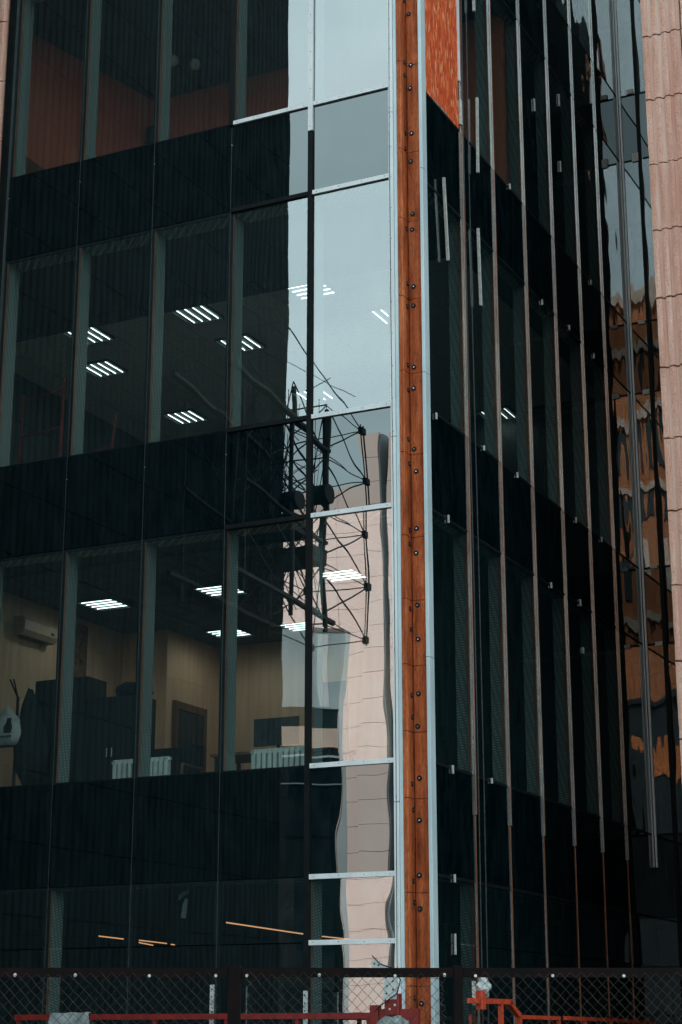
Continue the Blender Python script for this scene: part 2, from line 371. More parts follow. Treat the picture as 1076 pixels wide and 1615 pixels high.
b = MB(); b.box(-12.0, -.06, TOP, RX+.06, 12.0, TOP+.5); b.box(RX+.06, EY-.05, TOP, 6, 12.0, TOP+.5); b.build('roof', M['roof'], B)
b = MB(); b.box(-12.0, 12.0, 0, 6, 12.2, TOP); b.box(-12.2, .1, 0, -12.0, 12.2, TOP); b.build('rear_wall', M['dark_wall'], B)
b = MB()
for k in range(5): b.box(RX+.05, EY+1.5, SILL[k]-.3, 6, EY+1.6, HEAD[k]+.02)
b.build('room_wall', M['dark_wall'], B)

# mullions: black nose behind the glass, deep perforated lining, copper edge
def mullion(axis, at, plane, first=False):
    b = MB()
    def bx(m_, a0, a1, d0, d1, z0, z1, mi=0):
        if axis == 'y': m_.box(at+a0, plane+d0, z0, at+a1, plane+d1, z1, mi)
        else: m_.box(plane-d1, at+a0, z0, plane-d0, at+a1, z1, mi)
    bx(b, -.038, .038, .010, .055, 0, TOP)
    m = b.build('mullion', M['black'], B)
    g_ = MB(); bx(g_, -.0045, .0045, -.004, .009, 0, TOP); g_.build('gasket', M['gasket'], m)
    for k in range(5):
        if k == 0 and at not in (LX[1], LX[4], RY[1]) or plane == EY: continue
        l = MB(); bx(l, -.034, .034, .0555, .31 if axis == 'y' else .20, SILL[k], HEAD[k]); l.build('perforated_lining', M['perf' if axis == 'y' else 'perf_r'], m)
        s1 = 1 if axis == 'y' else -1
        c_ = MB(); bx(c_, min(s1*.0385,s1*.046), max(s1*.0385,s1*.046), .014, .050, SILL[k], HEAD[k]); c_.build('copper_edge', M['copper'], m)
    return m
LM = [mullion('y', x, 0) for x in LX[1:]]
RM = [mullion('x', y, RX) for y in RY[1:-1]]
EM = [mullion('y', x, EY) for x in EX[1:-1]]

# linings under every window head, dark transoms behind the joints
def head_lining(axis, a, b_, plane):
    for k in range(5):
        h = HEAD[k]; m = MB(); t = MB()
        if axis == 'y':
            m.box(a+.04, plane+.055, h-.02, b_-.04, plane+.37, h+.03)
            t.box(a+.039, plane+.010, h-.03, b_-.039, plane+.054, h+.03)
        else:
            m.box(plane-.20, a+.04, h-.02, plane-.055, b_-.04, h+.03)
            t.box(plane-.054, a+.039, h-.03, plane-.010, b_-.039, h+.03)
        m.build('head_lining', M['perf' if axis == 'y' else 'perf_r'], B); tt = t.build('transom', M['black'], B)
        t = MB(); s = SILL[k]
        if axis == 'y': t.box(a+.039, plane+.010, s-.03, b_-.039, plane+.054, s+.02)
        else: t.box(plane-.054, a+.039, s-.03, plane-.010, b_-.039, s+.02)
        t.build('transom', M['black'], B)
for i in range(5): head_lining('y', LX[i+1], LX[i], 0)
for i in range(7): head_lining('x', RY[i], RY[i+1], RX)
for i in range(3): head_lining('y', EX[i], EX[i+1], EY)

# clamping caps on the left facade
def cap_bar(name, x0, z0, x1, z1, mat, parent=None, d=.032, every=.28, screws=True):
    """flat pressure cap on the plane y = 0, with its row of screws"""
    c_ = MB(); c_.box(x0, -.008-d, z0, x1, -.0075, z1)
    if screws:
        if x1-x0 > z1-z0:
            n = max(2, int((x1-x0)/every)+1)
            pts = [(x0+.06+(x1-x0-.12)*i/(n-1), (z0+z1)/2+random.uniform(-.004,.004)) for i in range(n)]
        else:
            n = max(2, int((z1-z0)/every)+1)
            pts = [((x0+x1)/2+random.uniform(-.003,.003), z0+.06+(z1-z0-.12)*i/(n-1)) for i in range(n)]
        for px, pz in pts: c_.bar((px, -.008-d, pz), (px, -.008-d-.003, pz), .0055, 6, 1)
    return c_.build(name, [mat, M['screw']], parent or B)
for z in (2.62, HEAD[0], SILL[1], HEAD[1], SILL[2], HEAD[2], SILL[3], HEAD[3], SILL[4]):
    cap_bar('transom_cap', LX[1]+.036, z-.029, .098, z+.029, M['white'])
cap_bar('transom_cap', LX[2]+.036, SILL[3]-.028, LX[1]-.036, SILL[3]+.028, M['white'])
for z in (HEAD[2], SILL[2], HEAD[1]):
    cap_bar('transom_cap', LX[2]+.02, z-.028, LX[1]-.036, z+.028, M['black'], screws=False)
cap_bar('mullion_cap', LX[1]-.034, 13.14, LX[1]+.034, TOP-.5, M['white'], LM[0])
cap_bar('mullion_cap', LX[1]-.034, .02, LX[1]+.034, 13.137, M['black'], LM[0], screws=False)
cap_bar('mullion_cap', LX[2]-.030, 13.50, LX[2]+.018, TOP-.5, M['black'], LM[1], screws=False)
# rivets that catch the light on the spandrel joints
for k in (2, 3):
    for i in (2, 3, 4, 5):
        r_ = MB(); z = SILL[k]-.32; r_.bar((LX[i]+.008, -.006, z), (LX[i]+.008, -.013, z), .007, 6)
        r_.build('rivet', M['steel'], B)

# left edge of the facade: dark frame strips, then the pink strip of the next wing
b = MB(); b.box(-6.10, -.05, 0, -6.00, .02, TOP); b.build('edge_frame', M['black'], B)
b = MB(); b.box(-5.998, -.012, 0, -5.965, .02, TOP); b.build('edge_frame', M['teal_dark'], B)

# ------------------------------------------------------------------ corner column
col = bpy.data.objects.new('corner_column', None); C.objects.link(col); col.parent = B
ends = [0.0, 1.06, 2.12, 3.16, 4.24, 5.02, 5.82, 6.62, 7.41, 8.47, 9.54, 10.54, 11.62, 12.60, 13.87, 15.14, 16.2, 17.3, 18.4, 19.5, 20.6, 21.7, 22.9]
for z0, z1 in zip(ends, ends[1:]):
    d = random.uniform(-.003, .003)
    # cross-section: front nib, return with the narrow anchors, recessed face with the round anchors
    m = MB(); m.prism([(.202,.0+d),(.250,.0+d),(.262,.010+d),(.262,.185),(.202,.185)], z0+.004, z1-.004); m.build('column_board', M['pillar'], col)
    m = MB(); m.prism([(.2695,.176+d),(.276,.170+d),(.470,.172+d),(.470,.24),(.2695,.24)], z0+.003, z1-.004); m.build('column_board', M['pillar'], col)
core = MB(); core.box(.21, .19, 0, .45, .235, TOP); core.build('column_core', M['rubber'], col)
wm = MB()      # washer seen face on (normal -y): dished rubber disc, steel screw head
n = 12
ring = [(0.033, 0.0), (0.033, -.006), (.024, -.011), (.010, -.006)]
for r0, y0 in ring: wm.v += [(r0*math.cos(2*math.pi*i/n), y0, r0*math.sin(2*math.pi*i/n)) for i in range(n)]
for k in range(len(ring)-1):
    for i in range(n):
        j = (i+1) % n; wm.face([k*n+i, k*n+j, (k+1)*n+j, (k+1)*n+i], 0)
wm.bar((0, -.005, 0), (0, -.012, 0), .0085, 8, 1)
washer = wm.mesh('anchor_washer', [M['rubber'], M['steel']])
rounds = [1.93, 2.24, 2.98, 3.36, 3.99, 4.48, 5.09, 5.48, 6.14, 6.56, 7.21, 7.52, 8.25, 8.54, 9.34, 9.62, 10.45, 10.71, 11.50, 11.72, 12.47, 12.87, 13.53, 13.87, 14.64, 15.0, 15.8, 16.1, 16.9, 17.3]
narrow = [1.99, 3.05, 3.29, 4.11, 4.41, 5.20, 5.46, 6.26, 6.51, 7.32, 7.50, 8.35, 8.66, 9.31, 9.64, 10.43, 10.75, 11.51, 12.64, 12.87, 13.71, 13.90, 14.83, 15.6, 16.0, 16.9]
for z in rounds: place('anchor_washer', washer, col, (.326+random.uniform(-.018,.018), .171, z), (random.uniform(-.1,.1), 0, random.uniform(-.1,.1)))
for z in narrow: place('anchor_washer', washer, col, (.262, .125+random.uniform(-.015,.015), z), (0, 0, R(90)+random.uniform(-.1,.1)))

# white edge trims left and right of the column
joints = [.02, 4.19, 8.67, 13.12, 17.6, 22.0]
for z0, z1 in zip(joints, joints[1:]):
    cap_bar('column_trim', .100, z0+.004, .158, z1-.004, M['white'], d=.04, every=.42)
b = MB(); b.bbox(.162, -.024, 0, .200, .05, TOP-.5, .003); b.build('edge_frame', M['bluegrey'], B)
b = MB(); b.box(.05, .010, 0, .19, .10, TOP); b.build('edge_post', M['black'], B)
jr = [.02, 2.2, 5.9, 9.5, 12.3, 14.9, 18.6, 22.3]
for z0, z1 in zip(jr, jr[1:]):
    b = MB(); b.bbox(.474, .085, z0+.003, .518, .235, z1-.003, .004); b.build('edge_frame', M['bluegrey'], B)
b = MB(); b.box(.30, .245, 0, RX-.012, .33, TOP); b.build('edge_post', M['black'], B)

# right facade: bright caps ending above the ground floor, thin brown bead below
def side_cap(y, z0, z1, wd=.0125, x0=.4575, x1=.481, nm='mullion_cap', parent=None):
    m = MB(); m.box(x0, y-wd, z0, x1, y+wd, z1, 0)
    m.m[3] = 1                                     # the +x front is the coppery one
    return m.build(nm, [M['cap'], M['copper']], parent or B)
rc_end = [4.24, 4.19, 4.18, 4.17, 4.15, 4.17, 4.16]
rng = random.Random(5)
for i, y in enumerate(RY[:-1]):
    par = B if i == 0 else RM[i-1]
    top = 13.05 if i == 0 else TOP-.6
    cuts = [rc_end[i], 8.55+rng.uniform(-.3,.3), 13.0+rng.uniform(-.3,.3) if i else 13.05, 17.5+rng.uniform(-.3,.3), TOP-.6]
    for a, c_ in zip(cuts, cuts[1:]):
        if c_ <= top+.01: side_cap(y, a+.003, c_-.003, parent=par)
    m = MB(); m.box(.4575, y-.008, 0, .466, y+.008, cuts[0]-.002); m.build('copper_bead', M['copper'], par)
    # slim aluminium beads on the near side of every cap
    m = MB(); m.box(.4575, y-.034, 0 if i in (1,2,3) else cuts[0], .464, y-.027, top); m.build('glazing_bead', M['cap'], par)
    m = MB(); m.box(.4575, y-.056, cuts[0], .461, y-.050, top); m.build('glazing_bead', M['cap'], par)
# bright double cap in the inner corner with the end facade
for a, c_ in ((4.16, 8.6), (8.6, 13.2), (13.2, 17.8), (17.8, TOP-.6)):
    m = MB(); m.box(.458, EY-.058, a+.003, .475, EY-.014, c_-.003); m.build('corner_cap', M['white'], B)
    m = MB(); m.box(.492, EY-.034, a+.003, .522, EY-.008, c_-.003); m.build('corner_cap', M['white'], B)
# black horizontal gaskets across the right and the end facade
for i in range(7):
    for z in HEAD+SILL[1:5]:
        m = MB(); m.box(RX+.0055, RY[i]+.03, z-.018, RX+.011, RY[i+1]-.08, z+.018); m.build('transom_gasket', M['black'], B)
for i in range(3):
    for z in HEAD[1:]+SILL[1:5]:
        m = MB(); m.box(EX[i]+.06, EY-.011, z-.018, EX[i+1]-.01, EY-.0055, z+.018); m.build('transom_gasket', M['black'], B)
m = MB(); m.box(EX[1]-.03, EY-.03, 0, EX[1]+.03, EY-.0055, TOP-.5); m.build('mullion_cap', M['black'], EM[0])

# orange strand board closing the top corner window
m = MB(); m.box(RX-.012, RY[0]+.045, SILL[3]+.02, RX+.012, RY[1]-.085, HEAD[3]); m.build('strand_board', M['osb'], B)
m = MB(); m.box(RX+.012, RY[1]-.084, 14.3, RX+.030, RY[1]-.030, HEAD[3]+.3); m.build('edge_frame', M['white'], B)
m = MB(); m.bbox(RX+.013, RY[1]-.092, 13.62, RX+.050, RY[1]-.03, 14.0, .006); m.build('glazing_clip', M['white_clip'], B)
m = MB(); m.bar((RX+.012, .62, SILL[3]+.012), (RX+.012, 1.05, SILL[3]+.012), .016, 5); m.build('foam_sealant', M['rag'], B)
# loose white battens on the side panes, small white clips on the gaskets
for y0, z0, y1, z1 in ((.80,12.48,.90,11.33),(2.09,14.31,2.055,13.13),(2.01,12.26,2.05,11.13),(2.06,17.0,2.05,15.68)):
    m = MB(); m.bar((.515,y0,z0),(.515,y1,z1),.024,4); m.build('glazing_batten', M['white_clip'], B)
def clip(x, y, z, h=.09, wd=.025, axis='x'):
    m = MB(); wd *= .7; h *= .85
    if axis == 'x': m.bbox(x, y-wd, z-h/2, x+.022, y+wd, z+h/2, .004)
    else: m.bbox(x-.06, y-.022, z-h/2, x+.06, y, z+h/2, .004)
    m.build('glazing_clip', M['white_clip'], B)
for y, z, h in ((.52,9.06,.10),(.86,7.80,.12),(.86,4.66,.12),(.86,3.37,.11),(.84,2.61,.28),(2.15,9.12,.08),(2.15,4.68,.08),(3.45,13.55,.10),(3.42,9.10,.09),
                (4.67,15.5,.25),(5.9,16.2,.25),(5.84,14.98,.22),(4.72,12.2,.1),(5.95,9.1,.1),(5.98,12.25,.1),(4.70,7.8,.1),(6.0,7.82,.12),(6.05,7.1,.1),(7.2,9.1,.1),(7.2,12.2,.1),(7.2,13.5,.1)):
    clip(RX+.011, y, z, h)
for x, z, h in ((.70,18.02,.10),(.74,16.70,.2),(.70,13.52,.07),(.72,12.23,.10),(.70,9.12,.07),(.72,7.8,.08)): clip(x, EY-.012, z, h, axis='y')

# rooms behind the left facade
def wallbox(x0, y0, z0, x1, y1, z1, mat, nm='room_wall'):
    m = MB(); m.box(x0, y0, z0, x1, y1, z1); return m.build(nm, mat, B)
# first floor: pale papered room
z0, z1 = SILL[1]-.31, HEAD[1]+.035
wallbox(-6.97, .4, z0, -6.87, 4.80, z1, M['beige'])
wallbox(-6.97, 4.801, z0, -6.02, 4.90, z1, M['beige'])
wallbox(-6.12, 4.901, z0, -6.021, 6.50, z1, M['beige'])
wallbox(-6.12, 6.501, z0, -.6, 6.60, z1, M['beige'])
wallbox(-.60, 2.2, z0, -.52, 6.60, z1, M['dark_wall'])
# second floor: dark hall with a dropped ceiling; third floor: rust red room
z0, z1 = SILL[2]-.31, HEAD[2]+.035
wallbox(-8.6, .4, z0, -8.5, 11.9, z1, M['dark_wall'])
wallbox(-8.5, 9.3, z0, .3, 9.4, z1, M['dark_wall'])
z0, z1 = SILL[3]-.31, HEAD[3]+.035
m = MB(); m.prism([(-7.0,.2),(-6.75,.2),(-5.94,3.78),(-6.19,3.78)], z0, z1); m.build('room_wall', M['red_wall'], B)
wallbox(-6.19, 3.781, z0, .30, 3.88, z1, M['red_wall'])
wallbox(-6.62, .7, z0, -6.30, 1.5, 14.35, M['wood'], 'low_cupboard_front')
z0 = SILL[0]-.31
wallbox(-9.0, 10.5, 0, .3, 10.6, HEAD[0]+.03, M['dark_wall'])
wallbox(-.70, 1.2, 0, -.62, 10.49, HEAD[0]+.03, M['dark_wall'])  # partition added to block the bright outside showing through the side panes
# ceilings: tiles with open joints
def tiles(x0, y0, x1, y1, z, mat):
    m = MB(); m.box(-.294, -.294, 0, .294, .294, .012); me = m.mesh('ceiling_tile', mat)
    nx, ny = int((x1-x0)/.6), int((y1-y0)/.6)
    for i in range(nx):
        for j in range(ny):
            place('ceiling_tile', me, B, (x0+.3+.6*i, y0+.3+.6*j, z), (random.uniform(-1,1)*.003, random.uniform(-1,1)*.003, 0))
tiles(-8.4, 2.38, .3, 9.2, 12.16, M['ceil'])
tiles(-6.85, .9, -.6, 6.5, 7.80, M['ceil_dark'])
wallbox(-8.4, 2.30, 12.10, .3, 2.375, 12.28, M['ceil_dark'], 'ceiling_edge')

# ------------------------------------------------------------------ ceiling lights
def light_mesh():
    root = empty('ceiling_light', (0,0,0), None, 'ceiling light')
    m = MB(); m.box(-.298,-.298,.030,.298,.298,.045); m.box(-.298,-.298,0,-.285,.298,.030); m.box(.285,-.298,0,.298,.298,.030)
    m.box(-.285,-.298,0,.285,-.285,.030); m.box(-.285,.285,0,.285,.298,.030)
    m.build('housing', M['tray'], root)
    sp = bpy.data.lights.new('ceiling_light_glow', 'SPOT'); sp.energy = 10.0; sp.color = (.92,1.0,.97); sp.spot_size = R(172); sp.spot_blend = .6; sp.shadow_soft_size = .012
    lo = bpy.data.objects.new('glow', sp); C.objects.link(lo); lo.parent = root; lo.location = (.0,0,.018)
    t = MB(); t.bar((0,-.275,.016),(0,.275,.016),.0080,8); tm = t.mesh('fluorescent_tube', M['tube'])
    for x in (-.21,-.07,.07,.21): place('fluorescent_tube', tm, root, (x,0,0))
    return root
lights = [
 (-4.36,2.70,12.115,0,'lit ceiling light at the dark ceiling edge, second floor, middle of the third pane'),
 (-6.33,2.70,12.115,0,'lit ceiling light, upper of the two in the fourth pane of the second floor'),
 (-6.94,4.03,12.115,0,'lit four-tube ceiling light, lower of the two in the fourth pane of the second floor'),
 (-6.95,6.70,12.115,0,'lit ceiling light low in the third pane, just above the second floor sill'),
 (-4.36,4.05,12.115,0,'lit four-tube ceiling light cut by the mullion between the second and third panes, second floor'),
 (-2.38,2.65,12.115,90,'lit ceiling light with crosswise tubes showing through the sky reflection, cut by the black cap'),
 (-1.70,4.02,12.115,0,'lit ceiling light showing through bright sky reflection beside the orange column, second floor'),
 (-4.38,6.70,12.115,0,'lit ceiling light low in the bright second floor corner panes, crossed by a steel rod'),
 (-1.90,9.0,12.115,0,'lit ceiling light seen through the side facade, second floor, beside the third pale cap'),
 (-1.70,11.4,12.115,0,'lit ceiling light seen deep through the side facade, second floor, farther and lower one'),
 (-5.89,2.78,7.755,90,'lit crosswise-tube ceiling light on the first floor above the dark cabinets'),
 (-3.90,2.78,7.755,90,'lit crosswise-tube ceiling light, first floor, upper one cut by the mullion left of the radiator'),
 (-5.20,5.35,7.755,90,'lit crosswise-tube ceiling light, first floor, lower one over the brown door'),
 (-3.92,5.42,7.755,90,'lit first floor ceiling light cut by the black cap above the white radiator'),
 (-1.93,2.76,7.755,90,'lit crosswise-tube ceiling light showing through the pink tower reflection in the first floor corner pane'),
]
proto = light_mesh()
for i, (x, y, z, a, lab) in enumerate(lights):
    o = proto if i == 0 else copy_tree(proto)
    o.location = (x, y, z); o.rotation_euler = (0, 0, R(a)); tag(o, lab, 'ceiling light', 'ceiling lights in the office rooms')

# ground floor: thin warm lamps hung in rows
tl = [(-8.70,7.2,-8.85,8.2,'faintest warm tube lamp deep in the ground floor, farthest left of the upper row'),
      (-8.84,8.71,-9.01,9.92,'dim warm tube lamp in the ground floor, second of the upper row from the left'),
      (-4.84,4.78,-5.26,8.11,'longest bright warm tube lamp in the ground floor, left of the column bay'),
      (-5.30,8.5,-5.35,10.4,'bright warm tube lamp crossing the pink reflection in the ground floor corner pane'),
      (-9.28,9.4,-9.6,10.4,'warm tube lamp at the lower left of the ground floor, above the mesh fence'),
      (-9.11,10.24,-9.16,10.45,'short warm tube lamp just above the fence in the second bay of the ground floor')]
for x0, y0, x1, y1, lab in tl:
    m = MB(); L_ = math.hypot(x1-x0, y1-y0)
    e_ = empty('tube_lamp', (x0, y0, 3.2), lab, 'tube lamp', 'warm tube lamps on the ground floor')
    m.bar((0,0,0),(x1-x0,y1-y0,0),.010,6); m.build('tube', M['warm_tube'], e_)
    m = MB(); m.bar((0,0,.028),(x1-x0,y1-y0,.028),.016,4); m.build('channel', M['dark_steel'], e_)

# ------------------------------------------------------------------ things in the rooms
def radiator(x, y, n, lab):
    e_ = empty('radiator', (x, y, 4.45), lab, 'radiator', 'white radiators under the first floor windows')
    m = MB()
    m.bbox(-.027,-.045,.02,.027,.045,.53,.006); m.bbox(-.037,-.030,.53,.037,.030,.585,.010); m.bbox(-.037,-.030,0,.037,.030,.05,.010)
    me = m.mesh('radiator_section', M['radiator'])
    for i in range(n): place('radiator_section', me, e_, (.078*i, 0, 0))
    p = MB(); p.bar((-.06,0,.555),(.078*n-.02,0,.555),.018,8); p.bar((-.06,0,.03),(.078*n-.02,0,.03),.018,8); p.build('pipe', M['radiator'], e_)
    for i in (0, n-1):
        q = MB(); q.bar((.078*i, -.05, .555), (.078*i, -.06, .555), .012, 8); q.build('plug', M['steel'], e_)
radiator(-2.12, .62, 10, 'white sectional radiator in the pane beside the pink reflection')
radiator(-4.18, .62, 11, 'white sectional radiator split by a mullion, left of the brown armchair')

# wall air conditioner
e_ = empty('air_conditioner', (-6.87, 2.30, 7.22), 'aged white wall air conditioner high on the papered wall', 'air conditioner')
m = MB(); m.quadstrip([[(.002,-.42,0),(.002,.42,0)],[(.14,-.42,0),(.14,.42,0)],[(.20,-.42,.07),(.20,.42,.07)],[(.20,-.42,.22),(.20,.42,.22)],[(.15,-.42,.28),(.15,.42,.28)],[(.002,-.42,.28),(.002,.42,.28)]])
m.f += [[0,2,4,6,8,10],[11,9,7,5,3,1]]; m.m += [0,0]; m.build('casing', M['ac'], e_)
m = MB(); m.box(.04,-.38,-.012,.15,.38,-.002); m.build('louvre_flap', M['door_dark'], e_)
m = MB(); m.box(.2005,.24,.10,.204,.33,.14); m.build('display', M['door_dark'], e_)
# framed picture
e_ = empty('wall_picture', (-6.865, 3.52, 6.72), 'ochre framed picture on the papered wall behind a mullion', 'picture')
m = MB(); m.box(0,-.19,0,.02,.19,.95); m.build('canvas', M['picture'], e_)
m = MB(); m.box(0,-.23,-.04,.035,-.19,.99); m.box(0,.19,-.04,.035,.23,.99); m.box(0,-.19,-.04,.035,.19,0); m.box(0,-.19,.95,.035,.19,.99); m.build('picture_frame', M['wood'], e_)
# door with brown frame
e_ = empty('room_door', (-6.02, 5.5, 4.37), 'dark inner door standing in a brown frame', 'door')
m = MB(); m.box(.003,-.40,0,.035,.40,2.18); m.build('door_leaf', M['door_dark'], e_)
m = MB(); m.box(.002,-.50,0,.06,-.41,2.32); m.box(.002,.41,0,.06,.50,2.32); m.box(.002,-.41,2.20,.06,.41,2.32); m.build('door_frame', M['wood'], e_)
m = MB(); m.bar((.04,.30,1.02),(.09,.30,1.02),.012,6); m.bar((.09,.30,1.02),(.09,.19,1.02),.010,6); m.build('handle', M['steel'], e_)
# cabinets
def cabinet(x0, x1, y0, y1, h, lab):
    e_ = empty('cabinet', ((x0+x1)/2, (y0+y1)/2, 4.37), lab, 'cabinet', 'dark cabinets along the window')
    q = (x1-x0)/2; d = (y1-y0)/2
    m = MB(); m.box(-q,-d+.02,0,q,d,h); m.build('carcass', M['cabinet'], e_)
    for s_ in (-1, 1):
        m = MB(); a, b_ = (-q+.004,-.003) if s_ < 0 else (.003,q-.004); m.bbox(a,-d,.06,b_,-d+.019,h-.02,.003); dd = m.build('cabinet_door', M['cabinet'], e_)
        m = MB(); m.bar((s_*.04,-d-.02,h*.5),(s_*.04,-d-.02,h*.5+.12),.008,6); m.build('handle', M['steel'], dd)
cabinet(-5.98, -5.12, 1.25, 1.75, 1.98, 'tall dark cabinet on the first floor, behind the bag and coats')
cabinet(-5.10, -4.30, 1.25, 1.75, 1.66, 'lower dark cabinet on the first floor, left of the split radiator')
# coats on a rack, a bundle on the cabinet, the hanging bag
def lumpy(name, loc, size, mat, seed, seg=14, amp=.18, squash=None):
    b = MB(); rows = []
    for i in range(seg//2+1):
        th = math.pi*i/(seg//2); row = []
        for j in range(seg+1):
            ph = 2*math.pi*(j % seg)/seg
            v = Vector((math.sin(th)*math.cos(ph), math.sin(th)*math.sin(ph), math.cos(th)))
            k = 1 + amp*noise.noise(v*2.2+Vector((seed,seed*2,0)))*2
            sx = squash(v.z) if squash else 1
            row.append((v.x*size[0]*k*sx, v.y*size[1]*k*sx, v.z*size[2]*k))
        rows.append(row)
    b.quadstrip(rows); b.f = [list(reversed(f)) for f in b.f]
    return b.build(name, mat, None, loc, True)
tag(lumpy('coat_pile', (-5.86,1.05,5.50), (.26,.2,.66), M['cloth'], 3.1, squash=lambda z: .55+.45*min(1,(1-z)*.9)), 'black coats hung in a pile beside the white bag', 'coats')
tag(lumpy('cloth_bundle', (-4.52,1.5,6.12), (.28,.2,.13), M['cloth'], 7.7), 'dark cloth bundle lying on the lower cabinet', 'bundle')
e_ = empty('coat_stand', (-6.08,1.0,4.37), 'thin dark coat stand with two prongs above the bag', 'coat stand')
m = MB(); m.bar((0,0,0),(0,0,1.72),.022,8); m.build('pole', M['cabinet'], e_)
for dx in (-.15,-.09):
    m = MB(); m.bar((0,0,1.70),(dx,0,1.98),.013,6); m.build('prong', M['cabinet'], e_)
bg_ = empty('carrier_bag', (-6.20,.93,5.40), 'white plastic carrier bag with a dark bottle print, hung on the coat stand', 'bag')
b = MB(); rows = []
prof = [(0,.24,.09),(.04,.30,.13),(.14,.31,.14),(.26,.27,.12),(.38,.19,.09),(.47,.10,.05),(.53,.045,.03),(.56,.03,.02)]
for zz, hw, hd in prof:
    row = []
    for j in range(21):
        t = 2*math.pi*(j % 20)/20
        k = 1+.12*noise.noise(Vector((math.cos(t)*1.6, math.sin(t)*1.6, zz*7)))
        row.append((hw*math.cos(t)*k, hd*math.sin(t)*k, zz))
    rows.append(row)
b.quadstrip(rows); b.build('bag_body', M['bag'], bg_, smooth=True)
def on_bag(pts, nm):
    m = MB(); n_ = len(pts)
    m.v += [(x, -.150+abs(x)*.12+max(0,(z-.2))*.18, z) for x, z in pts] + [(x, -.146+abs(x)*.12+max(0,(z-.2))*.18, z) for x, z in pts]
    m.face(list(range(n_))); m.face(list(range(2*n_-1, n_-1, -1)))
    for i in range(n_): m.face([i, i+n_, (i+1) % n_+n_, (i+1) % n_])
    m.build(nm, M['bag_print'], bg_)
on_bag([(.06,.16),(.17,.16),(.185,.24),(.155,.31),(.15,.37),(.09,.37),(.085,.31),(.05,.24)], 'bottle_print')
for i, x in enumerate((-.20,-.16,-.12,-.08,-.01,.03,.07,.11,.15)):
    on_bag([(x,.10),(x+.026,.10),(x+.026,.128),(x,.128)], 'print_letter')
# armchair and screens
e_ = empty('armchair', (-3.95,1.5,4.37), 'dark armchair with a brown wooden arm between the radiators', 'armchair')
m = MB(); m.bbox(-.33,-.3,.25,.33,.3,.45,.04); m.build('seat', M['cloth'], e_)
m = MB(); m.prism([(-.36,.26),(.36,.26),(.36,.38),(-.36,.38)], .42, .98); m.build('backrest', M['cloth'], e_)
for s_ in (-1,1):
    m = MB(); m.path([(s_*.38,.3,0),(s_*.38,.3,.66),(s_*.38,-.22,.66),(s_*.38,-.26,0)], .028, 6); m.build('arm', M['wood'], e_)
e_ = empty('monitor', (-2.25,1.5,4.37+.76), 'grey flat screen standing behind the white radiator', 'monitor')
m = MB(); m.bbox(-.36,-.02,.10,.30,.02,.46,.006); m.build('screen', M['gasket'], e_); m = MB(); m.box(-.12,-.1,0,.1,.1,.015); m.bar((0,0,.01),(0,0,.14),.025,6); m.build('stand', M['cabinet'], e_)
e_ = empty('desk', (-2.2,1.55,4.37), 'dark desk carrying the flat screen behind the radiator', 'desk')
m = MB(); m.box(-.9,-.35,.72,.9,.35,.755); m.build('desk_top', M['wood'], e_)
for sx in (-.85,.81):
    for sy in (-.32,.28):
        m = MB(); m.box(sx,sy,0,sx+.04,sy+.04,.718); m.build('leg', M['cabinet'], e_)
e_ = empty('notice_board', (-1.75,1.9,4.37), 'tilted black board standing near the corner pane', 'board')
m = MB(); m.prism([(-.32,0),(.30,0),(.30,.05),(-.32,.05)], .45, 1.72); m.build('panel', M['cabinet'], e_)
for sx in (-.25,.2):
    m = MB(); m.bar((sx,.02,.45),(sx,.1,0),.02,5); m.build('leg', M['cabinet'], e_)
# second floor: red pipe trestle, white lead, third floor: globes and loudspeaker
e_ = empty('pipe_trestle', (-6.15,1.3,8.79), 'thin red pipe trestle standing in the dark left pane', 'trestle')
m = MB(); m.bar((-.36,0,0),(-.33,0,1.90),.018,6); m.build('upright', M['red_paint'], e_); m = MB(); m.bar((.37,0,0),(.39,0,2.05),.022,6); m.build('upright', M['red_paint'], e_)
for z in (.78,1.25,1.82):
    m = MB(); m.bar((-.345,0,z),(.385,0,z+.06),.013,6); m.build('rung', M['red_paint'], e_)
m = MB(); m.bar((1.2,.1,.9),(1.25,.1,1.42),.018,6); m.bar((1.22,.1,.95),(.6,.1,.80),.013,6); m.build('upright', M['red_paint'], e_)
for x, y, r_, lab in ((-4.62,2.2,.10,'milky globe lamp hanging in the third pane of the top floor, left one'),(-4.36,2.45,.095,'milky globe lamp hanging in the third pane of the top floor, right one'),(-3.25,1.9,.10,'dim globe lamp hanging behind the second pane of the top floor')):
    z = 16.28 if x < -4 else 15.3
    e_ = empty('globe_lamp', (x,y,z), lab, 'globe lamp', 'globe lamps on the top floor')
    b = MB(); rows = [[(r_*math.sin(math.pi*i/8)*math.cos(2*math.pi*(j%12)/12), r_*math.sin(math.pi*i/8)*math.sin(2*math.pi*(j%12)/12), -r_*math.cos(math.pi*i/8)) for j in range(13)] for i in range(9)]
    b.quadstrip(rows); b.build('globe', M['globe'], e_, smooth=True)
    m = MB(); m.bar((0,0,r_*.98),(0,0,16.68-z),.010,6); m.build('cord', M['cabinet'], e_)
e_ = empty('loudspeaker', (-5.80,3.55,15.75), 'small black loudspeaker mounted in the red room corner', 'loudspeaker')
m = MB(); m.bbox(-.1,-.1,0,.1,.08,.28,.01); m.build('cabinet', M['cabinet'], e_); m = MB(); m.bar((0,.08,.14),(0,.22,.14),.02,6); m.build('bracket', M['cabinet'], e_)
